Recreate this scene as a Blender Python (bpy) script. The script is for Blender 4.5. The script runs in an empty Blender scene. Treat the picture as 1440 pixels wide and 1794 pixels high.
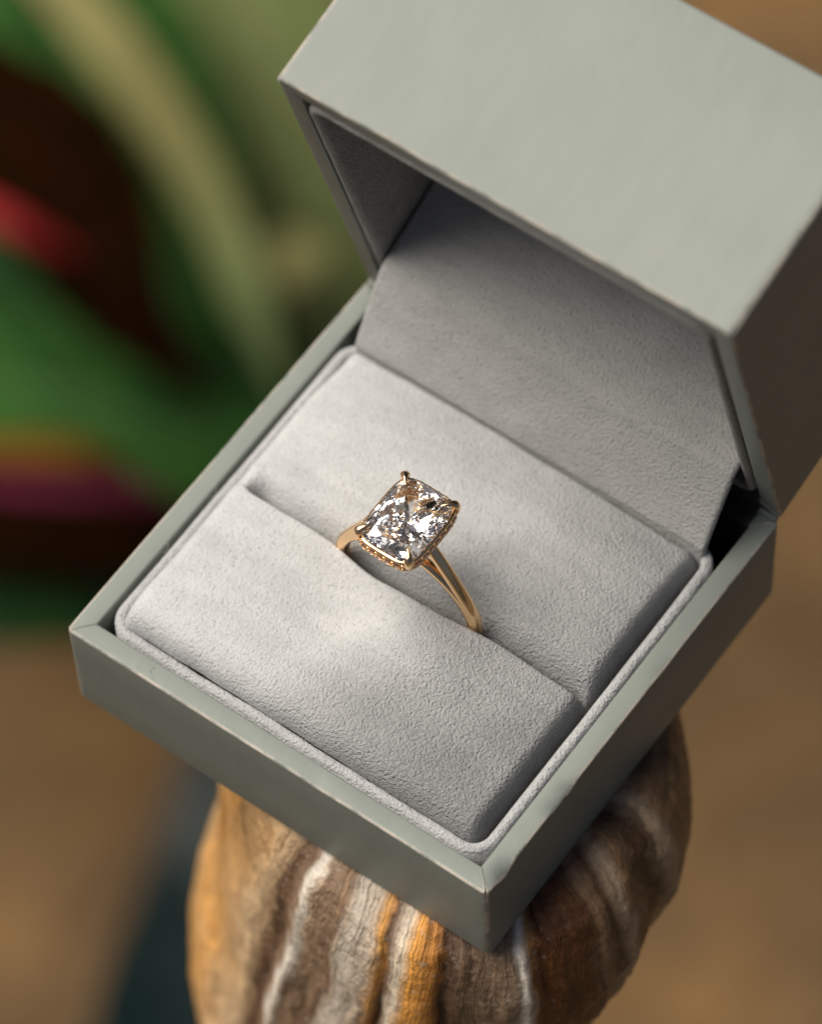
import bpy, bmesh, math, random
from mathutils import Vector, Matrix, noise
random.seed(7)
S = 0.001                       # everything below is written in millimetres
OX, OY, OZ = 27.77, 27.5, -640.0  # millimetre origin -> scene origin (table top at z = 0)
scene = bpy.context.scene
C = scene.collection
def W(p): return Vector(((p[0]-OX)*S, (p[1]-OY)*S, (p[2]-OZ)*S))

# ------------------------------------------------------------------ camera
cd = bpy.data.cameras.new("camera"); cam = bpy.data.objects.new("camera", cd); C.objects.link(cam)
rt = Vector((0.8100150645, 0.5855534513, -0.0316662425)); dn = Vector((0.4887758836, -0.7040035264, -0.5152447675)); fw = Vector((-0.3239964983, 0.4018783279, -0.8564578674))
m3 = Matrix((rt, -dn, -fw)).transposed()
cam.matrix_world = Matrix.Translation(W((177.571, -159.953, 411.446))) @ m3.to_4x4()
cd.sensor_fit = 'VERTICAL'; cd.sensor_height = 36.0; cd.sensor_width = 36.0
cd.lens = 36.0*7711.5/1794
cd.clip_start = 0.02; cd.clip_end = 50
cd.dof.use_dof = True; cd.dof.focus_distance = 0.4635; cd.dof.aperture_fstop = cd.lens/10.5
scene.camera = cam

# ------------------------------------------------------------------ sky, sun, exposure
SUN = Vector((-0.49, -0.13, 0.86)).normalized()   # towards the sun
world = bpy.data.worlds.new("World"); scene.world = world; world.use_nodes = True
wn = world.node_tree; sky = wn.nodes.new('ShaderNodeTexSky'); sky.sky_type = 'NISHITA'; sky.sun_disc = False
sky.sun_elevation = math.asin(SUN.z); sky.sun_rotation = math.atan2(SUN.x, SUN.y)
sky.air_density = 0.7; sky.dust_density = 4.5; sky.ozone_density = 0.5
wn.links.new(sky.outputs[0], wn.nodes['Background'].inputs[0]); wn.nodes['Background'].inputs[1].default_value = 0.05
sl = bpy.data.lights.new("sun", 'SUN'); sl.energy = 5.0; sl.angle = math.radians(54.0); sl.color = (1.0, 0.945, 0.86)
so = bpy.data.objects.new("sun", sl); C.objects.link(so); so.rotation_euler = SUN.to_track_quat('Z', 'Y').to_euler(); so.location = SUN*2
scene.view_settings.view_transform = 'Standard'; scene.view_settings.look = 'None'; scene.view_settings.gamma = 1; scene.view_settings.exposure = 0.0
cy = scene.cycles; cy.max_bounces = 24; cy.transmission_bounces = 20; cy.glossy_bounces = 12; cy.diffuse_bounces = 5; cy.transparent_max_bounces = 16
cy.use_denoising = True; cy.blur_glossy = 0.3; cy.sample_clamp_indirect = 12

# ------------------------------------------------------------------ material helpers
class NT:
    def __init__(s, name):
        s.m = bpy.data.materials.new(name); s.m.use_nodes = True; s.t = s.m.node_tree; s.b = s.t.nodes['Principled BSDF']; s._c = None
    def n(s, kind, **kw):
        nd = s.t.nodes.new('ShaderNode'+kind)
        for k, v in kw.items(): setattr(nd, k, v)
        return nd
    def l(s, a, b): s.t.links.new(a, b)
    def coord(s):
        if s._c is None:
            tc = s.n('TexCoord'); mp = s.n('Mapping'); mp.inputs['Scale'].default_value = (1000, 1000, 1000); s.l(tc.outputs['Object'], mp.inputs[0]); s._c = mp.outputs[0]
        return s._c
    def scaled(s, sc, src=None):
        mp = s.n('Mapping'); mp.inputs['Scale'].default_value = sc; s.l(src or s.coord(), mp.inputs[0]); return mp.outputs[0]
    def noise(s, scale, detail=3, rough=0.5, vec=None, dist=0.0):
        nd = s.n('TexNoise'); nd.inputs['Scale'].default_value = scale; nd.inputs['Detail'].default_value = detail; nd.inputs['Roughness'].default_value = rough; nd.inputs['Distortion'].default_value = dist
        s.l(vec or s.coord(), nd.inputs['Vector']); return nd.outputs['Fac']
    def vor(s, scale, vec=None, feature='F1'):
        nd = s.n('TexVoronoi', feature=feature); nd.inputs['Scale'].default_value = scale; s.l(vec or s.coord(), nd.inputs['Vector']); return nd.outputs['Distance']
    def ramp(s, fac, stops):
        r = s.n('ValToRGB'); el = r.color_ramp.elements
        while len(el) < len(stops): el.new(0.5)
        for e, (p, c) in zip(el, stops): e.position = p; e.color = (*c, 1) if len(c) == 3 else c
        s.l(fac, r.inputs[0]); return r.outputs[0]
    def mix(s, fac, a, b, blend='MIX'):
        x = s.n('Mix', data_type='RGBA', blend_type=blend)
        for i, v in ((0, fac), (6, a), (7, b)):
            if isinstance(v, (int, float)): x.inputs[i].default_value = v
            elif isinstance(v, tuple): x.inputs[i].default_value = (*v, 1)
            else: s.l(v, x.inputs[i])
        return x.outputs[2]
    def math(s, op, a, b=0.0, c=None):
        x = s.n('Math', operation=op)
        for i, v in enumerate((a, b, c)):
            if v is None: continue
            if isinstance(v, (int, float)): x.inputs[i].default_value = v
            else: s.l(v, x.inputs[i])
        return x.outputs[0]
    def bump(s, h, dist, strength=1.0, prev=None):
        x = s.n('Bump'); x.inputs['Strength'].default_value = strength; x.inputs['Distance'].default_value = dist*S
        s.l(h, x.inputs['Height'])
        if prev is not None: s.l(prev, x.inputs['Normal'])
        return x.outputs[0]
    def set(s, **kw):
        for k, v in kw.items():
            i = s.b.inputs[k.replace('_', ' ')]
            if isinstance(v, tuple): i.default_value = (*v, 1) if i.type == 'RGBA' else v
            elif isinstance(v, (int, float)): i.default_value = v
            else: s.l(v, i)
        return s

# grey-green box paper with rubbed pale edges
P = NT('box_paper')
uvp = P.n('UVMap'); sepp = P.n('SeparateXYZ'); P.l(uvp.outputs[0], sepp.inputs[0]); edge = P.math('POWER', sepp.outputs[0], 1.1)
wear = P.ramp(P.noise(0.30, 5, 0.7), [(0.38, (0, 0, 0)), (0.56, (1, 1, 1))])
wmask = P.math('MULTIPLY', P.math('MULTIPLY', edge, wear), 0.85)
base = P.mix(P.ramp(P.noise(0.09, 3), [(0.3, (0, 0, 0)), (0.7, (1, 1, 1))]), (0.184, 0.203, 0.180), (0.202, 0.221, 0.196))
fl = P.ramp(P.noise(1.3, 2), [(0.70, (0, 0, 0)), (0.78, (1, 1, 1))])
base = P.mix(P.math('MULTIPLY', fl, 0.12), base, (0.26, 0.26, 0.23))
P.set(Base_Color=P.mix(wmask, base, (0.56, 0.48, 0.40)), Roughness=0.46, Specular_IOR_Level=0.35)
P.set(Normal=P.bump(P.noise(0.22, 3, 0.55, P.scaled((1, 0.4, 0.4))), 0.35, 0.35, P.bump(P.noise(4.5, 3), 0.03, 0.5)))
M_PAPER = P.m

def suede(name, c1, c2, k=1.0, falloff=False):
    s = NT(name)
    clump = s.noise(3.0, 2, 0.55); fine = s.noise(7.5, 2, 0.6)
    pit = s.ramp(s.vor(3.0, s.mix(0.3, s.coord(), s.n('TexNoise').outputs['Color'], 'ADD'), 'SMOOTH_F1'), [(0.05, (0, 0, 0)), (0.5, (1, 1, 1))])
    h = s.math('ADD', s.math('MULTIPLY', clump, 0.8), s.math('ADD', s.math('MULTIPLY', fine, 0.5), s.math('MULTIPLY', pit, 0.2)))
    col = s.mix(s.ramp(s.noise(0.22, 4, 0.6), [(0.3, (0, 0, 0)), (0.7, (1, 1, 1))]), c1, c2)
    col = s.mix(s.ramp(clump, [(0.28, (1, 1, 1)), (0.43, (0, 0, 0))]), col, tuple(x*0.75 for x in c1))
    kk = s.math('MULTIPLY', 0.36*k, 1.0)
    if falloff:                                        # light fall-off to the right put into the colour; relief also gets rougher
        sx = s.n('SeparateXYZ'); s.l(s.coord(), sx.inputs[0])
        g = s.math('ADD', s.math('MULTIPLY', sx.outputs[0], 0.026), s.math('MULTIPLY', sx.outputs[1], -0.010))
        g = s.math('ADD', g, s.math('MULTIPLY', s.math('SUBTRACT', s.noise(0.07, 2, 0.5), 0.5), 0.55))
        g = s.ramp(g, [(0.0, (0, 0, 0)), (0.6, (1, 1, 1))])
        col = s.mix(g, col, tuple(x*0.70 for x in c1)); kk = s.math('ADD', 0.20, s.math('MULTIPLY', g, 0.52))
    brush = s.ramp(s.noise(1.0, 3, 0.6, s.scaled((0.10, 0.42, 0.3)), 0.8), [(0.33, (0.94, 0.94, 0.94)), (0.67, (1.06, 1.06, 1.06))])
    col = s.mix(1.0, col, brush, 'MULTIPLY')
    s.set(Base_Color=col, Roughness=0.95, Specular_IOR_Level=0.1)
    n_ = s.bump(h, 1.0, 1.0); s.l(s.math('MULTIPLY', kk, S), n_.node.inputs['Distance'])
    s.set(Normal=n_)
    return s.m
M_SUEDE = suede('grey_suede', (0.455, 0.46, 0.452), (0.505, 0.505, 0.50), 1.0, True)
M_PIPING = suede('piping_suede', (0.42, 0.42, 0.415), (0.48, 0.48, 0.475), 1.0)
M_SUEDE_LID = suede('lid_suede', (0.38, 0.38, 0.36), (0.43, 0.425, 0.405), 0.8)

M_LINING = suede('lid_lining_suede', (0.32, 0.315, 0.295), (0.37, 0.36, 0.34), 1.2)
def simple(name, col, rough=0.6, metal=0.0, **kw):
    s = NT(name); s.set(Base_Color=col, Roughness=rough, Metallic=metal, **kw); return s
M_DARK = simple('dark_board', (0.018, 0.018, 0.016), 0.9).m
G = simple('yellow_gold', (0.95, 0.645, 0.365), 0.11, 1.0)
G.set(Roughness=G.ramp(G.noise(2.2, 3), [(0.3, (0.07, 0.07, 0.07)), (0.7, (0.17, 0.17, 0.17))]), Normal=G.bump(G.noise(9.0, 2), 0.012, 0.3)); M_GOLD = G.m
def glass(name, ior):
    s = NT(name); g = s.n('BsdfGlass'); g.inputs['IOR'].default_value = ior; g.inputs['Roughness'].default_value = 0.0; g.inputs['Color'].default_value = (1, 1, 1, 1)
    s.l(g.outputs[0], s.t.nodes['Material Output'].inputs[0]); return s.m
M_DIAMOND = glass('diamond', 2.417)

# ------------------------------------------------------------------ object helpers
def thing(name, label, cat, base, group=None):
    o = bpy.data.objects.new(name, None); C.objects.link(o); o.location = W(base); o.empty_display_size = 0.01
    o['label'] = label; o['category'] = cat
    if group: o['group'] = group
    o['_b'] = list(base); return o
def root_base(o):
    while o.parent: o = o.parent
    return o['_b']
def obj(name, verts, faces, mat, parent=None, smooth=True, base=None, uvs=None, label=None):
    b = base if parent is None else root_base(parent)
    me = bpy.data.meshes.new(name)
    me.from_pydata([((v[0]-b[0])*S, (v[1]-b[1])*S, (v[2]-b[2])*S) for v in verts], [], faces)
    if smooth: me.polygons.foreach_set('use_smooth', [True]*len(me.polygons))
    if uvs:
        ul = me.uv_layers.new(name='UVMap')
        for lp in me.loops: ul.data[lp.index].uv = uvs[lp.vertex_index]
    bm = bmesh.new(); bm.from_mesh(me); bmesh.ops.recalc_face_normals(bm, faces=bm.faces); bm.to_mesh(me); bm.free()
    me.materials.append(mat); o = bpy.data.objects.new(name, me); C.objects.link(o)
    if parent is not None: o.parent = parent
    else: o.location = W(b)
    if label: o['label'] = label
    return o
def grid_faces(nu, nv, cu=False, cv=False):
    f = []
    for i in range(nu if cu else nu-1):
        for j in range(nv if cv else nv-1):
            a, b = i, (i+1) % nu; c, d = j, (j+1) % nv
            f.append((a*nv+c, b*nv+c, b*nv+d, a*nv+d))
    return f
def nz(x, y, z, sc): return noise.noise(Vector((x*sc, y*sc, z*sc)))

def cr(pts, k=10):
    out = []
    for i in range(len(pts)-1):
        p0 = pts[max(0, i-1)]; p1 = pts[i]; p2 = pts[i+1]; p3 = pts[min(len(pts)-1, i+2)]
        for j in range(k):
            t = j/k
            out.append(tuple(0.5*(2*p1[c]+(p2[c]-p0[c])*t+(2*p0[c]-5*p1[c]+4*p2[c]-p3[c])*t*t+(3*p1[c]-p0[c]-3*p2[c]+p3[c])*t**3) for c in range(len(p1))))
    out.append(tuple(pts[-1])); return out

def tube(path, rad, nseg=8, up=None, sec=None, cap=True):
    V = []; n_ = len(path); path = [Vector(p) for p in path]
    prev = None
    for i, p in enumerate(path):
        t = (path[min(n_-1, i+1)]-path[max(0, i-1)]).normalized()
        if up is not None: a = Vector(up)
        else: a = prev if prev is not None else (Vector((0, 0, 1)) if abs(t.z) < 0.9 else Vector((1, 0, 0)))
        a = (a - t*a.dot(t)).normalized(); prev = a; b = t.cross(a)
        r = rad[i] if isinstance(rad, (list, tuple)) else rad
        for k in range(nseg):
            th = 2*math.pi*k/nseg; ca, sa = math.cos(th), math.sin(th)
            if sec: fx, fy = sec(ca, sa)
            else: fx, fy = ca, sa
            V.append(p + a*(fx*r) + b*(fy*r))
    F = grid_faces(n_, nseg, cv=True)
    if cap: F.append(list(range(nseg))); F.append([(n_-1)*nseg+k for k in range(nseg)])
    return V, F

def rounded_rect(x0, y0, x1, y1, r, ns=60, na=8, mid=False):
    """closed list of stations (x, y, corner_parameter)"""
    P_ = []
    cs = [((x1-r, y1-r), 0), ((x0+r, y1-r), 90), ((x0+r, y0+r), 180), ((x1-r, y0+r), 270)]
    st = [i/na for i in range(na+1)] if na > 8 else [0, .15, .27, .37, .45, .5, .55, .63, .73, .85, 1]
    for k, (c, a0) in enumerate(cs):
        for q in st:
            a = math.radians(a0+90*q); P_.append((c[0]+r*math.cos(a), c[1]+r*math.sin(a), (k, q)))
        nc, na0 = cs[(k+1) % 4]; a = math.radians(na0); e = (nc[0]+r*math.cos(a), nc[1]+r*math.sin(a)); s0 = P_[-1]
        for i in range(1, ns):
            t = i/ns; P_.append((s0[0]+(e[0]-s0[0])*t, s0[1]+(e[1]-s0[1])*t, (k, 2+t)))
    return P_

def tray(x0, y0, x1, y1, H, th, r, re, mp, name, mat, parent, wearf=0.0, dents=()):
    """open-topped box: rim at depth 0, closed end at depth H. mp(x, y, depth) -> millimetres"""
    prof = []                                           # (inset n, depth)
    prof += [(th, H-th), (th, 0.5*H), (th, re*1.2)]
    for i in range(5): a = math.radians(90*i/4); prof.append((th-re*0.7*(1-math.cos(a)) - 0, re*0.7*(1-math.sin(a))))
    prof.append((th*0.5, 0.0))
    for i in range(6): a = math.radians(90*i/5); prof.append((re*(1-math.sin(a)), re*(1-math.cos(a))))
    prof += [(0, H*0.33), (0, H*0.66)]
    for i in range(6): a = math.radians(90*i/5); prof.append((re*(1-math.cos(a)), H-re*(1-math.sin(a))))
    V = []; UV = []; npf = len(prof)
    EG = {j: math.sin(math.radians(180*(j-9)/5))**2 if 9 <= j <= 14 else 0.0 for j in range(npf)}; EG[8] = 0.0
    rings = [rounded_rect(x0+n, y0+n, x1-n, y1-n, max(r-n, 0.06)) for n, d in prof]
    ns = len(rings[0])
    for s in range(ns):
        for j, (n, d) in enumerate(prof):
            x, y, (k, q) = rings[j][s]; dd = d
            if d < re*1.05 and q <= 1.0:                # mitred paper fold at each rim corner
                g = abs(q-0.5)
                if g < 0.06: dd += 0.95
                elif g < 0.12: dd += 0.25
                elif g < 0.25: dd -= 0.12
            if wearf and d < re*1.1 and n < th*0.6:     # softened, dented rim edge
                w_ = nz(x, y, k*9.1, 0.16)*0.6+nz(x, y, k*3.3, 0.5)*0.4
                dd += max(0, w_-0.08)*wearf
            for qx, qy, qr, qd in dents:
                if n < th*0.5 and d < th: dd += qd*math.exp(-((x-qx)**2+(y-qy)**2)/qr**2)*(1-n/(th*0.5))*max(0, 1-d/th)
            e_ = max(0, EG[j])
            if q <= 1.0 and n < th*0.6: e_ = max(e_, max(0, 1-abs(q-0.5)/0.42))
            V.append(mp(x, y, dd)); UV.append((e_, 0.0))
    F = grid_faces(ns, npf, cu=True)
    F.append([s*npf for s in range(ns)]); F.append([s*npf+npf-1 for s in range(ns)])
    o = obj(name, V, F, mat, parent, uvs=UV)
    return o

def liner(x0, y0, x1, y1, r, th, top, depth, mp, name, mat, parent, rough=0.07):
    prof = [(0, depth), (0, depth*0.5), (0, -top+th*0.5)]
    for i in range(9): a = math.radians(180*i/8); prof.append((th/2-th/2*math.cos(a), -top+th/2-th/2*math.sin(a)))
    prof += [(th, -top+th*1.2), (th, depth*0.5), (th, depth)]
    rings = [rounded_rect(x0+n, y0+n, x1-n, y1-n, max(r-n, 0.25), ns=150, na=10) for n, d in prof]
    V = []; ns = len(rings[0])
    for s in range(ns):
        for j, (n, d) in enumerate(prof):
            x, y, _ = rings[j][s]
            e = nz(x, y, d, 1.7)*rough + nz(x, y, d, 0.35)*rough*1.3
            wob = nz(x, y, 5, 0.09)*0.16
            V.append(mp(x+wob+e*0.5, y+wob*0.6+e*0.5, d-e-wob*0.5))
    return obj(name, V, grid_faces(ns, len(prof), cu=True), mat, parent)

# ------------------------------------------------------------------ table
T = NT('tan_wood')
tv = T.scaled((1, 0.16, 1))
c = T.ramp(T.noise(0.016, 5, 0.6), [(0.32, (0.05, 0.03, 0.013)), (0.5, (0.11, 0.064, 0.027)), (0.68, (0.20, 0.11, 0.038))])
c = T.mix(0.35, c, T.ramp(T.noise(0.25, 5, 0.6, tv, 1.0), [(0.35, (0.05, 0.03, 0.014)), (0.65, (0.16, 0.105, 0.055))]))
T.set(Base_Color=c, Roughness=0.8, Specular_IOR_Level=0.1, Normal=T.bump(T.noise(0.8, 4, 0.6, tv), 0.4, 0.5))
tb = obj('table_top', [(-900, -700, -640), (900, -700, -640), (900, 900, -640), (-900, 900, -640), (-900, -700, -680), (900, -700, -680), (900, 900, -680), (-900, 900, -680)],
    [(0, 1, 2, 3), (7, 6, 5, 4), (0, 4, 5, 1), (1, 5, 6, 2), (2, 6, 7, 3), (3, 7, 4, 0)], T.m, smooth=False, base=(OX, OY, -640))
tb['kind'] = 'structure'
GR = NT('ground_earth'); GR.set(Base_Color=GR.ramp(GR.noise(0.01, 4), [(0.3, (0.06, 0.05, 0.03)), (0.7, (0.11, 0.09, 0.06))]), Roughness=0.95)
gd = obj('ground', [(-60000, -60000, -1400), (60000, -60000, -1400), (60000, 60000, -1400), (-60000, 60000, -1400)], [(0, 1, 2, 3)], GR.m, smooth=False, base=(OX, OY, -1400)); gd['kind'] = 'structure'

# ------------------------------------------------------------------ petrified stone
UX, UY = 0.8104, 0.5859; VX, VY = -0.6283, 0.7780
K = NT('banded_stone')
uv = K.n('UVMap'); sep = K.n('SeparateXYZ'); K.l(uv.outputs[0], sep.inputs[0])
wob = K.math('MULTIPLY', K.math('SUBTRACT', K.noise(0.13, 3, 0.5), 0.5), 0.075)
wob2 = K.math('MULTIPLY', K.math('SUBTRACT', K.noise(0.9, 2, 0.5), 0.5), 0.012)
bcoord = K.math('ADD', sep.outputs[0], K.math('ADD', wob, wob2))
BANDS = [(0, (.58, .30, .09)), (.065, (.58, .41, .24)), (.095, (.16, .09, .05)), (.115, (.27, .18, .12)), (.132, (.82, .76, .66)), (.15, (.28, .19, .12)), (.205, (.21, .135, .085)),
    (.235, (.52, .46, .38)), (.285, (.47, .38, .29)), (.31, (.60, .29, .07)), (.33, (.14, .08, .05)), (.365, (.70, .60, .47)), (.39, (.66, .31, .07)), (.44, (.52, .22, .05)),
    (.465, (.09, .05, .03)), (.55, (.20, .13, .08)), (.64, (.29, .20, .13)), (.662, (.82, .76, .67)), (.682, (.38, .19, .07)), (.70, (.12, .045, .015)), (.79, (.13, .055, .02)), (.825, (.26, .16, .09)), (.85, (.15, .08, .04)), (.88, (.46, .34, .23)), (.90, (.20, .115, .06)), (.935, (.08, .04, .018)), (.962, (.44, .32, .21)), (.98, (.22, .13, .07)), (1.0, (.12, .065, .03))]
band = K.ramp(bcoord, BANDS)
tick = K.noise(1.0, 5, 0.7, K.scaled((0.5, 0.5, 1.1)))
tickc = K.ramp(tick, [(0.36, (0.45, 0.38, 0.32)), (0.5, (1, 1, 1)), (0.68, (1.5, 1.42, 1.3))])
band = K.mix(0.45, band, tickc, 'MULTIPLY')
cb = K.n('CombineXYZ'); K.l(K.math('MULTIPLY', bcoord, 70), cb.inputs[0]); K.l(K.math('MULTIPLY', sep.outputs[1], 9), cb.inputs[1])
strata = K.noise(1.0, 3, 0.6, cb.outputs[0])
band = K.mix(0.8, band, K.ramp(strata, [(0.30, (0.35, 0.30, 0.26)), (0.42, (0.85, 0.83, 0.8)), (0.55, (1, 1, 1)), (0.68, (1.5, 1.45, 1.35))]), 'MULTIPLY')
spot = K.ramp(K.noise(0.9, 5, 0.7), [(0.58, (0, 0, 0)), (0.66, (1, 1, 1))])
band = K.mix(K.math('MULTIPLY', K.math('MULTIPLY', spot, 0.3), K.math('LESS_THAN', bcoord, 0.72)), band, (0.66, 0.58, 0.47))
K.set(Base_Color=band, Roughness=0.36, Specular_IOR_Level=0.3)
K.set(Normal=K.bump(strata, 0.9, 0.8, K.bump(tick, 0.35, 0.5, K.bump(K.noise(1.2, 5, 0.65), 0.5, 0.7))))
def ridge(b):
    r = 0
    for p, w_, h in ((.03, .05, .9), (.10, .012, -1.2), (.132, .012, .7), (.18, .04, -.6), (.25, .05, .7), (.325, .012, -1.6), (.365, .03, .9), (.42, .04, 1.1), (.475, .02, -1.6), (.56, .05, -.4), (.62, .03, .3), (.662, .013, .8), (.70, .02, -1.2), (.80, .05, .5), (.825, .015, .5), (.855, .012, -.8), (.88, .012, .8), (.93, .02, -1.0), (.962, .014, .8)):
        r += h*math.exp(-abs((b-p)/w_)**1.4)
    return r
stone = thing('banded_stone', 'upright brown, orange and white banded stone the grey box rests on', 'stone', (31, 28, -640))
def lerp3(z):
    T_ = ((-14, 42.5, 26), (-28, 42.0, 25.8), (-50, 35.6, 22.6), (-77, 32.0, 24.0), (-105, 30.3, 20.8), (-640, 30.3, 20.8))
    for (z0, c0, a0), (z1, c1, a1) in zip(T_, T_[1:]):
        if z >= z1: t = min(1, max(0, (z0-z)/(z0-z1))); t = t*t*(3-2*t)*0.5+t*0.5; return c0+(c1-c0)*t, a0+(a1-a0)*t
    return 30, 20.5
V = []; UV = []; NS = 420
prof = [(-14.95, 0.02), (-14.95, .5), (-14.95, .72), (-15.4, .79), (-16.8, .86), (-19.5, .91), (-23.5, .955), (-28, .985), (-34, 1.0), (-41, 1.0), (-49, 1.0), (-58, 1), (-70, 1), (-85, 1), (-110, 1), (-150, 1)]
fine = []
for a, b in zip(prof, prof[1:]):
    k = 5 if a[0] > -60 else 4
    for i in range(k): fine.append((a[0]+(b[0]-a[0])*i/k, a[1]+(b[1]-a[1])*i/k))
fine.append(prof[-1])
for i in range(NS):
    ph = 2*math.pi*i/NS
    su, sv = math.sin(ph), -math.cos(ph)           # front is ph = 0
    Bv = 33.0
    b = min(1, max(0.004, 0.57+(0.565 if su < 0 else 0.44)*su))
    for z, k in fine:
        edge_ = min(1, max(0, (k-0.5)*2.5))
        rr = k + (ridge(b)*0.042*(0.7+0.6*nz(i*.0, z, 3, 0.07)) + 0.03*nz(su*2, sv*2, z*0.05, 1.0) + 0.012*nz(su*12, sv*12, z*0.25, 1.0) + 0.006*nz(su*40, sv*40, z*0.9, 1.0))*edge_
        q_ = max(0.0, -110-z)/530
        c_, a_ = lerp3(z)
        u_ = c_ + a_*su*rr*(1+3*q_); v_ = -3.5 - 330*q_ + Bv*sv*rr*(1+4*q_)
        zz = z - (0.0 if k > 0.8 else 0.0) + (0.0 if z > -15.2 else 0.5*nz(su*6, sv*6, z*0.1, 1.0)*edge_)
        V.append((UX*u_+VX*v_, UY*u_+VY*v_, min(zz, -14.9))); UV.append((b, z/100+3))
n = len(fine); F = grid_faces(NS, n, cu=True); F.append([i*n for i in range(NS)]); F.append([i*n+n-1 for i in range(NS)])
obj('stone_body', V, F, K.m, stone, uvs=UV)

# ------------------------------------------------------------------ ring box
BW, BD, BH = 55.54, 55.0, 14.8
LD, LH, ANG = 53.15, 28.0, math.radians(76.4)
ed = Vector((0, -math.cos(ANG), math.sin(ANG))); eh = Vector((0, math.sin(ANG), math.cos(ANG)))
box = thing('ring_box', 'open grey-green ring box with pale suede lining standing on the banded stone', 'ring box', (27.77, 27.5, -BH))
mp_b = lambda x, y, d: (x, y, -d)
tray_o = tray(0, 0, BW, BD, BH, 2.45, 0.75, 0.38, mp_b, 'base_tray', M_PAPER, box, wearf=0.35, dents=((BW, 3.2, 1.3, 1.2), (BW, 12.8, 0.8, 0.7), (BW, 15.2, 0.7, 0.8), (BW, 33, 1.6, 0.25)))
hy = BD + 0.25
def mp_l(x, s, t):
    return (x, hy + ed.y*s + eh.y*t, 0.15 + ed.z*s + eh.z*t)
lid = tray(0, 0, BW, LD, LH, 2.45, 0.75, 0.38, mp_l, 'lid', M_PAPER, box, wearf=0.3)
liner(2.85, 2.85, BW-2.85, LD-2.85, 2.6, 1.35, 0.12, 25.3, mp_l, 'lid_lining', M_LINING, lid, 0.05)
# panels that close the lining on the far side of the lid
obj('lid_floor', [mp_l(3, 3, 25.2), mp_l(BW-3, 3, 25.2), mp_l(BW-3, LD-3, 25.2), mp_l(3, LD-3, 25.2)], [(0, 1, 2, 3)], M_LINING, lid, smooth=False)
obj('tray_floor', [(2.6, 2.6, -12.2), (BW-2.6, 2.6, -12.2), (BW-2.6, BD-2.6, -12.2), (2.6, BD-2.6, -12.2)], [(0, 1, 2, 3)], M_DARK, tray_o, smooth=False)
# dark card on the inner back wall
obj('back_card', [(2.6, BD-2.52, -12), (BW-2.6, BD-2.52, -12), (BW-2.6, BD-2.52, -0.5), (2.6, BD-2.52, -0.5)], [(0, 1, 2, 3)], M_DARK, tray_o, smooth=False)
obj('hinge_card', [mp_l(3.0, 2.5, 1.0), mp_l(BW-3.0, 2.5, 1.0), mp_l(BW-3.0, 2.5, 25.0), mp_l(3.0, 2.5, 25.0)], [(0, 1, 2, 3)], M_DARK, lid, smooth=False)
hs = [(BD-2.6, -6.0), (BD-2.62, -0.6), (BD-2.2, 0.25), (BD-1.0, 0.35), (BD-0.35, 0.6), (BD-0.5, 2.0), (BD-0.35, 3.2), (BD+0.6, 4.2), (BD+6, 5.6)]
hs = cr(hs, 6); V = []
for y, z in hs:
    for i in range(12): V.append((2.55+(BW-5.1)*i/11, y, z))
obj('hinge_shade_sheet', V, grid_faces(len(hs), 12), M_DARK, box)  # dark sheet added in the hinge gap to stand in for deep shade
hv, hf = tube([(0.35+(BW-0.7)*i/20, BD-0.10, 0.18) for i in range(21)], 0.42, 10); obj('hinge_spine', hv, hf, M_PAPER, box)
liner(2.98, 2.62, 53.0, 48.1, 3.2, 1.35, 0.22, 10.0, mp_b, 'cushion_surround', M_PIPING, box)

def steps(a, b, fine_a, fine_b, st=0.3):
    xs = [a]; d = 0.02
    while xs[-1] < a+fine_a: xs.append(xs[-1]+d); d = min(d*1.25, st)
    tail = [b]; d = 0.02
    while tail[-1] > b-fine_b: tail.append(tail[-1]-d); d = min(d*1.25, st)
    n_ = max(2, int((tail[-1]-xs[-1])/st)); m0, m1 = xs[-1], tail[-1]
    return xs + [m0+(m1-m0)*i/n_ for i in range(1, n_)] + tail[::-1]
def roll(d, r, drop):
    if d >= r: return 0.0
    q = 1-max(d, 0)/r; return drop*(1-math.sqrt(max(0, 1-q*q)))
def sm(a, b, x):
    t = min(1, max(0, (x-a)/(b-a))); return t*t*(3-2*t)
PX0, PX1, PY0, PY1, SY = 4.3, 51.45, 3.95, 46.3, 24.45
def crown(x, y):
    return 3.3 - 1.5*max(0, (x-19)/33)**2.0 - 0.7*max(0, (22-x)/18)**2
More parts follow.
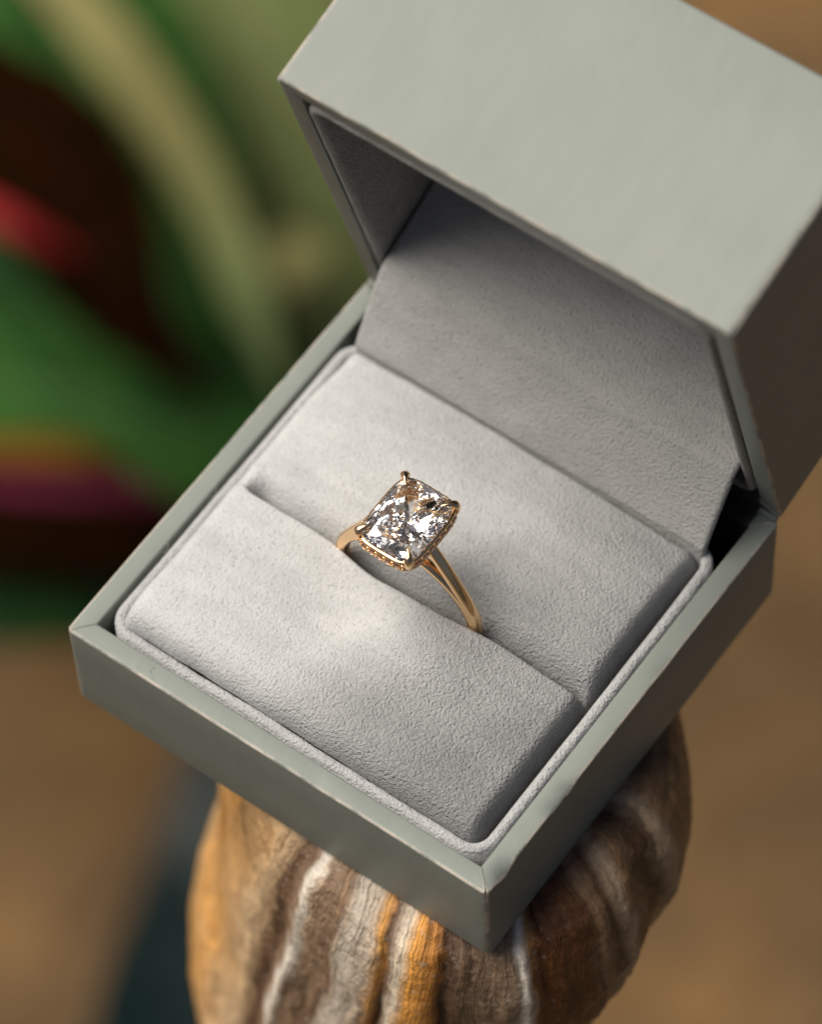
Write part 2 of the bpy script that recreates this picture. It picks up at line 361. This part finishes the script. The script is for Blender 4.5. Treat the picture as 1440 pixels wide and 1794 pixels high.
def pillow(name, front):
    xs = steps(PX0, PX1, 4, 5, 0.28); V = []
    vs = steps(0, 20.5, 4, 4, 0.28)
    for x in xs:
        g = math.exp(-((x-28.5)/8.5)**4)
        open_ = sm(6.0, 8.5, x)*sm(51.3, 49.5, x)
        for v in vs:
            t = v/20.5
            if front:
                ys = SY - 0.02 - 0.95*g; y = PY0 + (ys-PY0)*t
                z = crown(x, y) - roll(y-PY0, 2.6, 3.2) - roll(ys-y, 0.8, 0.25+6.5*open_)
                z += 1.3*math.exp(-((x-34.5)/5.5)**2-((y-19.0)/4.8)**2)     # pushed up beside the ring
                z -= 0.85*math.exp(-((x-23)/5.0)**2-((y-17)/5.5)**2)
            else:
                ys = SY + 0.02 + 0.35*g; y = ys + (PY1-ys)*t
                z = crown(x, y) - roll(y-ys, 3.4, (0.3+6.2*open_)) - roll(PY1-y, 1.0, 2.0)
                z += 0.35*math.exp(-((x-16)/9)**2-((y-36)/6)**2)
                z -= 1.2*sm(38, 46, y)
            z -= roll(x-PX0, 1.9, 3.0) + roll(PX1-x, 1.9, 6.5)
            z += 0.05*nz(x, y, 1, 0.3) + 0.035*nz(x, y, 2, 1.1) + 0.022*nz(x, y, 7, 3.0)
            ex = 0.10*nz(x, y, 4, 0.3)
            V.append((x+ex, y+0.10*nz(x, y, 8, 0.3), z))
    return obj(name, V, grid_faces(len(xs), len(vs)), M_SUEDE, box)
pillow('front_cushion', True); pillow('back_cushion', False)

# suede flap that bridges the cushion and the lid
pts = [(45.9, -3.0), (46.35, 0.9), (46.9, 2.5), (51.0, 9.2), (52.2, 10.45), (54.0, 11.4), (61.7, 14.6), (70, 18.6), (75.6, 21.2)]
line = cr(pts, 9); FX0, FX1, FT = 4.5, 51.35, 1.1
V = []; xs = steps(FX0, FX1, 2, 2, 0.5)
ring_ = [(x, 0) for x in xs] + [(x, 1) for x in xs[::-1]]
for i, (y, z) in enumerate(line):
    a = line[max(0, i-1)]; b = line[min(len(line)-1, i+1)]; ty, tz = b[0]-a[0], b[1]-a[1]; L_ = math.hypot(ty, tz); ny, nz_ = -tz/L_, ty/L_
    for x, s in ring_:
        e = min(x-FX0, FX1-x); off = -FT*s
        if e < 0.5: off += (-1 if s == 0 else 1)*FT*0.5*(1-math.sqrt(max(0, 1-(1-e/0.5)**2)))
        w_ = 0.08*nz(x, y, 3, 0.25)+0.03*nz(x, y, 3, 1.2)
        V.append((x, y+ny*(off+w_), z+nz_*(off+w_)))
nr = len(ring_); F = grid_faces(len(line), nr, cv=True); F.append(list(range(nr))); F.append([(len(line)-1)*nr+i for i in range(nr)])
obj('suede_flap', V, F, M_SUEDE_LID, box)

# a few loose fibres on the rim
fv, ff = [], []
for cx, cy_, ln, an in ((10.8, 1.7, 1.5, 3.9), (2.7, 13.5, 1.3, 0.4), (2.6, 22.0, 1.4, 0.2)):
    p = []
    for i in range(7):
        t = i/6; p.append((cx+ln*t*math.cos(an+1.4*t), cy_+ln*t*math.sin(an+1.4*t), 0.03+0.12*t*(1-t)))
    v_, f_ = tube(p, 0.02, 5); o_ = len(fv); fv += v_; ff += [tuple(a+o_ for a in q) for q in f_]
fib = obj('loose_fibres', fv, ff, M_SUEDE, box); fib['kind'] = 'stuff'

# ------------------------------------------------------------------ diamond ring
RC = Vector((28.1, 24.35, 1.2)); RO = 9.6
HC = Vector((27.75, 25.15, 14.75))          # centre of the stone at its girdle
ring = thing('diamond_ring', 'yellow gold solitaire ring with large cushion-cut diamond held in the suede slot', 'ring', (28.1, 24.35, -7.5))
DA, DB = 3.6, 4.6
def cush(t, a=DA, b=DB, p=4.8):
    c_, s_ = math.cos(t), math.sin(t); k = (abs(c_)**p+abs(s_)**p)**(-1/p); return a*k*c_, b*k*s_
# band: rounded section, a little narrower near the head
def band_sec(c_, s_): return (math.copysign(abs(c_)**0.8, c_)*0.78, math.copysign(abs(s_)**0.85, s_)*1.0)
V = []; NB = 160; NSg = 20
for i in range(NB):
    th = 2*math.pi*i/NB; top = max(0, math.sin(th))
    wd = 0.84 - 0.24*top**2; tk = 0.82 - 0.2*top**2
    for k in range(NSg):
        a = 2*math.pi*k/NSg; c_, s_ = band_sec(math.cos(a), math.sin(a))
        r = RO - 0.8 + c_*tk; V.append((RC.x+r*math.cos(th), RC.y+s_*wd, RC.z+r*math.sin(th)))
band_o = obj('band', V, grid_faces(NB, NSg, True, True), M_GOLD, ring)
# shoulders sweeping up from the band to the setting
for sx in (-1, 1):
    a0 = math.radians(0); a1 = math.radians(22)
    p0 = Vector((RC.x+sx*(RO-0.78)*math.cos(a0), RC.y, RC.z+(RO-0.78)*math.sin(a0)))
    p1 = Vector((RC.x+sx*(RO-0.55)*math.cos(a1), RC.y, RC.z+(RO-0.55)*math.sin(a1)))
    p3 = Vector((HC.x+sx*2.75, HC.y-0.3, HC.z-1.6)); p2 = p1*0.45+p3*0.55+Vector((sx*0.25, 0, 0.18))
    pa = cr([tuple(p0), tuple(p1), tuple(p2), tuple(p3)], 12); n_ = len(pa)
    v_, f_ = tube(pa, [0.80-0.14*i/(n_-1) for i in range(n_)], 20, up=(0, 1, 0), sec=lambda c_, s_: (math.copysign(abs(c_)**0.8, c_), math.copysign(abs(s_)**0.85, s_)*0.86)); obj('shoulder', v_, f_, M_GOLD, ring)
def hull_obj(name, pts, mat, parent, M=None):
    bm = bmesh.new()
    for p in pts: bm.verts.new(p)
    r = bmesh.ops.convex_hull(bm, input=bm.verts)
    bmesh.ops.dissolve_limit(bm, angle_limit=0.004, verts=bm.verts, edges=bm.edges)
    bm.verts.ensure_lookup_table(); bm.verts.index_update()
    vs = [tuple(v.co) for v in bm.verts]; fs = [[v.index for v in f.verts] for f in bm.faces]; bm.free()
    return vs, fs
def cut(a, b, p=4.8, N=24):
    rnd = random.Random(3); pts = []
    def lvl(sc, z, n_, off, pp=p, jit=0.0):
        for i in range(n_):
            t = 2*math.pi*(i+off)/n_; x, y = cush(t, a*sc, b*sc, pp); k = 1+rnd.uniform(-jit, jit); pts.append((x*k, y*k, z*a))
    lvl(1.0, 0.02, N, 0); lvl(1.0, -0.02, N, 0)
    lvl(0.94, 0.082, N, 0.5, 4.2, .005); lvl(0.845, 0.185, 16, 0.0, 3.6, .01); lvl(0.75, 0.27, 12, 0.5, 3.2)
    lvl(0.84, -0.19, N, 0.5, 3.0, .012); lvl(0.65, -0.375, N, 0.0, 2.5, .015); lvl(0.45, -0.55, 18, 0.5, 2.2, .02); lvl(0.25, -0.71, 12, 0.0, 2.0, .03); lvl(0.10, -0.815, 6, 0.5, 2.0, .03)
    pts.append((0, 0, -0.875*a))
    return pts
vs, fs = hull_obj('d', cut(DA, DB), M_DIAMOND, ring)
obj('diamond', [Vector(v)+HC for v in vs], fs, M_DIAMOND, ring, smooth=False)
# claw prongs
for k, (sx, sy) in enumerate(((-1, 1), (1, 1), (-1, -1), (1, -1))):
    t = math.atan2(sy, sx*1.0); gx, gy = cush(t); d_ = Vector((gx, gy, 0)).normalized()
    g = Vector((gx, gy, 0))
    pa = cr([tuple(HC+g*0.36+Vector((0, 0, -3.3))), tuple(HC+g*0.70+Vector((0, 0, -2.1))), tuple(HC+g*0.97+d_*0.25+Vector((0, 0, -0.85))), tuple(HC+g+d_*0.36+Vector((0, 0, 0.0))),
             tuple(HC+g+d_*0.16+Vector((0, 0, 0.62))), tuple(HC+g-d_*0.40+Vector((0, 0, 0.92))), tuple(HC+g-d_*1.40+Vector((0, 0, 1.05)))], 8)
    n_ = len(pa); rad = []
    for i in range(n_):
        q = i/(n_-1); rad.append(0.40+0.14*sm(0.2, 0.60, q) if q < 0.62 else 0.54*(1-(q-0.62)/0.38)**0.8+0.02)
    v_, f_ = tube(pa, rad, 16, sec=lambda c_, s_: (c_*(0.86 if c_ > 0 else 0.8), s_*(1.0-0.28*max(0, c_)**2))); obj('prong', v_, f_, M_GOLD, ring)
# hidden halo under the girdle
def loop(fn, n_, sec):
    V = []
    for i in range(n_):
        t = 2*math.pi*i/n_; x, y = fn(t); x2, y2 = fn(t+0.01); tx, ty = x2-x, y2-y; L_ = math.hypot(tx, ty); nx, ny = ty/L_, -tx/L_
        for o, z in sec: V.append((HC.x+x+nx*o, HC.y+y+ny*o, HC.z+z))
    return V, grid_faces(n_, len(sec), True, True)
sec = [(0.08, -0.06), (0.24, -0.10), (0.32, -0.22), (0.34, -0.36), (0.28, -0.44), (0.30, -1.24), (0.40, -1.30), (0.36, -1.48), (0.1, -1.55), (-0.05, -1.5), (-0.1, -0.5), (-0.12, -0.06)]
v_, f_ = loop(lambda t: cush(t, DA*0.985, DB*0.985), 120, sec); halo = obj('halo_rail', v_, f_, M_GOLD, ring)
v_, f_ = loop(lambda t: cush(t, DA*0.52, DB*0.52), 60, [(0.28*math.cos(a*math.pi/4), -2.35+0.28*math.sin(a*math.pi/4)) for a in range(8)]); obj('basket_rail', v_, f_, M_GOLD, ring)
pv, pf = hull_obj('p', [(x*0.46, y*0.46, z*0.40) for x, y, z in
    [(math.cos(i*math.pi/4), math.sin(i*math.pi/4), 0) for i in range(8)] + [(0.6*math.cos((i+.5)*math.pi/4), 0.6*math.sin((i+.5)*math.pi/4), 0.38) for i in range(8)] + [(0, 0, -0.8)]], M_DIAMOND, ring)
pme = bpy.data.meshes.new('pave_stone'); pme.from_pydata([tuple(c_*S for c_ in v) for v in pv], [], pf); pme.materials.append(M_DIAMOND)
bm = bmesh.new(); bm.from_mesh(pme); bmesh.ops.recalc_face_normals(bm, faces=bm.faces); bm.to_mesh(pme); bm.free()
bme = bpy.data.meshes.new('gold_bead'); bm = bmesh.new(); bmesh.ops.create_icosphere(bm, subdivisions=2, radius=0.15*S); bm.to_mesh(bme); bm.free(); bme.materials.append(M_GOLD)
bme.polygons.foreach_set('use_smooth', [True]*len(bme.polygons))
# even spacing round the outline
NP = 2000; pl = [cush(2*math.pi*i/NP, DA*0.985, DB*0.985) for i in range(NP+1)]; acc = [0]
for a, b in zip(pl, pl[1:]): acc.append(acc[-1]+math.dist(a, b))
npv = int(acc[-1]/1.0); j = 0; rb = Vector(ring['_b'])
for k in range(npv*2):
    s_ = acc[-1]*k/(npv*2)
    while acc[j+1] < s_: j += 1
    x, y = pl[j]; x2, y2 = pl[j+1]; nrm = Vector((y2-y, -(x2-x), 0)).normalized(); nrm.z = 0.05; nrm.normalize()
    if k % 2 == 0:
        o = bpy.data.objects.new('pave_stone', pme); pos = HC+Vector((x, y, -0.84))+nrm*0.36
        o.matrix_local = Matrix.Translation((pos-rb)*S) @ nrm.to_track_quat('Z', 'Y').to_matrix().to_4x4(); C.objects.link(o); o.parent = halo
    else:
        for dz in (-0.52, -1.18):
            o = bpy.data.objects.new('gold_bead', bme); o.location = (HC+Vector((x, y, dz))+nrm*0.36-rb)*S; C.objects.link(o); o.parent = halo

# ------------------------------------------------------------------ plants, flowers and cloth far below, out of focus
def leaf_mat(name, c1, c2, rib, ribw=0.06, rough=0.75, tip=None, spec=0.06):
    s = NT(name); uvn = s.n('UVMap'); sp = s.n('SeparateXYZ'); s.l(uvn.outputs[0], sp.inputs[0])
    d = s.math('ABSOLUTE', s.math('SUBTRACT', sp.outputs[0], 0.5))
    c = s.mix(s.ramp(s.noise(0.06, 4, 0.6), [(0.35, (0, 0, 0)), (0.65, (1, 1, 1))]), c1, c2)
    vein = s.math('SINE', s.math('ADD', s.math('MULTIPLY', sp.outputs[1], 60), s.math('MULTIPLY', d, -40)))
    c = s.mix(s.math('MULTIPLY', s.math('GREATER_THAN', vein, 0.9), 0.35), c, rib)
    c = s.mix(s.ramp(d, [(ribw*0.5, (1, 1, 1)), (ribw, (0, 0, 0))]), c, rib)
    if tip: c = s.mix(s.ramp(sp.outputs[1], [(0.35, (0, 0, 0)), (0.85, (1, 1, 1))]), c, tip)
    s.set(Base_Color=c, Roughness=rough, Specular_IOR_Level=spec); return s.m
MG = leaf_mat('green_leaf', (0.012, 0.048, 0.010), (0.034, 0.10, 0.016), (0.05, 0.11, 0.03))
MDG = leaf_mat('dark_green_leaf', (0.009, 0.034, 0.010), (0.018, 0.055, 0.012), (0.03, 0.07, 0.02))
MOL = leaf_mat('olive_leaf', (0.085, 0.11, 0.035), (0.12, 0.145, 0.05), (0.15, 0.17, 0.07))
MPB = leaf_mat('pale_leaf', (0.18, 0.16, 0.06), (0.21, 0.185, 0.07), (0.20, 0.21, 0.085), tip=(0.12, 0.16, 0.06))
MBU = leaf_mat('burgundy_leaf', (0.006, 0.003, 0.001), (0.012, 0.004, 0.001), (0.016, 0.005, 0.002), spec=0.0)
MPK = leaf_mat('pink_petal', (0.22, 0.014, 0.018), (0.30, 0.02, 0.022), (0.12, 0.02, 0.012))
MMG = leaf_mat('magenta_petal', (0.09, 0.012, 0.028), (0.13, 0.016, 0.042), (0.09, 0.014, 0.022))
MOR = leaf_mat('orange_petal', (0.11, 0.045, 0.004), (0.15, 0.06, 0.005), (0.10, 0.045, 0.004))
MPE = leaf_mat('peach_petal', (0.55, 0.34, 0.18), (0.6, 0.38, 0.2), (0.5, 0.3, 0.15))
MST = simple('green_stem', (0.06, 0.11, 0.03), 0.6).m
def blade(name, parent, pts, hw, mat, nrm=(0.30, -0.38, 0.87), fold=0.18, th=0.35, label=None):
    sp = cr([tuple(p)+(h,) for p, h in zip(pts, hw)], 10); V = []; UV = []; nc = 13; N_ = Vector(nrm).normalized(); n_ = len(sp)
    side_pts = []
    for i, q in enumerate(sp):
        p = Vector(q[:3]); a = Vector(sp[max(0, i-1)][:3]); b = Vector(sp[min(n_-1, i+1)][:3]); t = (b-a).normalized(); sd = t.cross(N_).normalized(); n2 = sd.cross(t).normalized()
        h = max(0.15, q[3])
        side_pts.append((p, sd, n2, h))
    for lay in (0, 1):
        for i, (p, sd, n2, h) in enumerate(side_pts):
            for j in range(nc):
                u = j/(nc-1)*2-1
                w_ = 0.05*h*nz(i*0.3, u*3, p.x, 1.0)
                V.append(p + sd*(u*h*(1+0.04*math.sin(i*1.7))) + n2*(abs(u)*h*fold - u*u*h*fold*1.2 + w_ - lay*th*(1-abs(u)**4*0.9))); UV.append((j/(nc-1), i/(n_-1)))
    F = grid_faces(n_, nc); o = len(V)//2; F += [tuple(a+o for a in f[::-1]) for f in grid_faces(n_, nc)]
    rim = [(i, 0) for i in range(n_)] + [(n_-1, j) for j in range(1, nc)] + [(i, nc-1) for i in range(n_-2, -1, -1)] + [(0, j) for j in range(nc-2, 0, -1)]
    idx = [i*nc+j for i, j in rim]
    for a, b in zip(idx, idx[1:]+idx[:1]): F.append((a, b, b+o, a+o))
    return obj(name, V, F, mat, parent, uvs=UV, label=label)
def stem(parent, a, b, r=1.6):
    a = Vector(a); b = Vector(b); m = (a+b)/2+Vector((-6, 5, 0)); pa = cr([tuple(a), tuple(m), tuple(b)], 8)
    v_, f_ = tube(pa, r, 10); return obj('stem', v_, f_, MST, parent)
plant = thing('leafy_plant', 'large-leaved green and burgundy plant blurred behind the box on the left', 'plant', (-360, 300, -640))
blade('leaf', plant, [[-375.7, 301.1, -526.7], [-320.4, 308.1, -535.0], [-270.6, 307.6, -554.1], [-230.6, 309.9, -577.4]], [49.6, 63.2, 57.2, 18.1], MDG)
blade('leaf', plant, [[-337.1, 333.4, -456.1], [-306.5, 316.1, -466.4], [-276.5, 301.6, -484.6], [-249.7, 281.7, -504.0], [-233.6, 262.3, -528.6]], [17.1, 28.5, 27.1, 17.1, 1.4], MG)
blade('leaf', plant, [[-313.2, 315.4, -438.5], [-282.6, 307.1, -444.6], [-260.3, 300.5, -456.2], [-241.1, 292.4, -467.2], [-225.5, 283.2, -477.5], [-210.1, 274.7, -496.7]], [5.8, 7.2, 6.9, 6.4, 5.6, 0.8], MPB, label='narrow pale yellow-green leaf')
blade('leaf', plant, [[-302.7, 375.4, -484.4], [-272.7, 353.7, -496.6], [-244.6, 333.8, -516.6], [-224.0, 313.7, -543.1]], [19.0, 24.9, 23.4, 8.8], MOL, label='olive green leaf')
blade('leaf', plant, [[-317.4, 271.6, -439.9], [-280.0, 272.5, -444.4], [-260.6, 266.2, -454.6], [-243.5, 258.4, -464.8], [-218.6, 258.5, -483.5]], [15.0, 19.2, 17.8, 10.9, 1.1], MBU, label='dark burgundy leaf')
blade('leaf', plant, [[-297.6, 233.7, -506.1], [-258.6, 249.0, -504.3], [-229.7, 259.4, -510.4], [-213.6, 282.4, -515.1]], [17.0, 18.4, 17.0, 2.8], MG)
blade('leaf', plant, [[-277.4, 204.6, -527.4], [-242.0, 225.2, -521.8], [-225.2, 238.1, -522.1], [-218.6, 247.2, -529.7]], [10.6, 12.0, 9.9, 1.4], MBU, label='dark burgundy leaf')
blade('leaf', plant, [[-276.4, 198.0, -554.2], [-248.3, 215.0, -547.6], [-232.2, 229.7, -546.8], [-224.6, 247.8, -550.5]], [10.1, 11.5, 10.1, 1.4], MDG)
blade('leaf', plant, [[-242.8, 313.4, -501.1], [-228.7, 309.0, -499.2], [-219.3, 312.2, -510.6]], [4.3, 8.6, 2.9], MPB, label='small pale yellow-green leaf')
for p in ((-375.7, 301, -528), (-337, 333, -457), (-313, 315, -439.2), (-303, 375, -485.2), (-317, 272, -440.6), (-298, 234, -507), (-277, 204.6, -528), (-276, 198, -555), (-243, 313, -502)):
    stem(plant, p, (-360+random.uniform(-8, 8), 300+random.uniform(-10, 10), -639.5), 2.4)
f1 = thing('pink_flower', 'red-pink flower blurred against dark leaves at the left frame edge', 'flower', (-312, 250, -640))
blade('petal', f1, [[-289.9, 250.2, -442.9], [-269.3, 250.9, -441.1], [-255.5, 257.8, -452.3]], [2.9, 3.0, 1.0], MPK)
stem(f1, (-289.9, 250.2, -443.4), (-312, 250, -639.5), 1.4)
f2 = thing('magenta_flower', 'magenta flower with orange outer petal, blurred low at left beside the box', 'flower', (-290, 200, -640))
blade('petal', f2, [[-267.2, 207.7, -494.8], [-240.8, 219.8, -489.7], [-226.9, 228.7, -490.8], [-216.7, 236.9, -500.2]], [3.8, 4.4, 4.0, 0.9], MMG)
blade('petal', f2, [[-268.0, 210.0, -487.6], [-244.5, 221.5, -481.7], [-232.8, 228.5, -482.9], [-226.6, 235.0, -491.5]], [3.0, 3.3, 3.0, 0.7], MOR, label='orange petal')
stem(f2, (-267.2, 207.8, -495.2), (-290, 200, -639.5), 1.4)
f3 = thing('peach_flower', 'pale peach flower blurred behind the upper left corner of the lid', 'flower', (-325, 390, -640))
blade('petal', f3, [[-303.1, 379.7, -493.9], [-278.2, 376.0, -495.7], [-265.2, 377.3, -509.4]], [8.9, 10.3, 4.4], MPE)
stem(f3, (-303.1, 379.7, -494.3), (-325, 390, -639.5), 1.4)
# dark teal cloth: sunlit far end and shaded near end painted into its colour
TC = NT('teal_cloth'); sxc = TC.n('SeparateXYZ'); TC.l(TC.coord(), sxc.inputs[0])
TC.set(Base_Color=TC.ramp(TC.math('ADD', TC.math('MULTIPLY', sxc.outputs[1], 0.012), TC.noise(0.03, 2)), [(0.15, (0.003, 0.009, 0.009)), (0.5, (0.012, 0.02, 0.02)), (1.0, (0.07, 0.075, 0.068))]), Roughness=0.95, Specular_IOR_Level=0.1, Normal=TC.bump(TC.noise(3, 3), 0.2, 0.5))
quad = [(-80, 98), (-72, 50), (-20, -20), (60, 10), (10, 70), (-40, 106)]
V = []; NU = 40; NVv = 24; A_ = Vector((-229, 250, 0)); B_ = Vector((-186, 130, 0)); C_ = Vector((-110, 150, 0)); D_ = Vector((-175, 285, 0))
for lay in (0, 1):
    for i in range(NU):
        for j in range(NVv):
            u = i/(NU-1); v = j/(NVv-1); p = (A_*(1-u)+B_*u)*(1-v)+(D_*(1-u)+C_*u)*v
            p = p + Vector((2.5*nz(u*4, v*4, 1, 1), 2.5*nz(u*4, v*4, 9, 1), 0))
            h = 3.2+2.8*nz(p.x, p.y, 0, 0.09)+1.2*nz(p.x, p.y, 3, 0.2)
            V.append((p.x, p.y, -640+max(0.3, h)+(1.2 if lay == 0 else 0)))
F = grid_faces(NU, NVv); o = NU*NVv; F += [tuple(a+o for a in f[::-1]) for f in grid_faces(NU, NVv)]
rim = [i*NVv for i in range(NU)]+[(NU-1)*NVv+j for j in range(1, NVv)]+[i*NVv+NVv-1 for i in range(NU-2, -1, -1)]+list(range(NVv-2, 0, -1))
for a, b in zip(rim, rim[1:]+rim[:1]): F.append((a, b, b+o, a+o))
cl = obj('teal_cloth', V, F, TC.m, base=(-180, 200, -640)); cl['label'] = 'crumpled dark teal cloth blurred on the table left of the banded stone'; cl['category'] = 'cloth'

for o in C.objects:
    if '_b' in o: del o['_b']
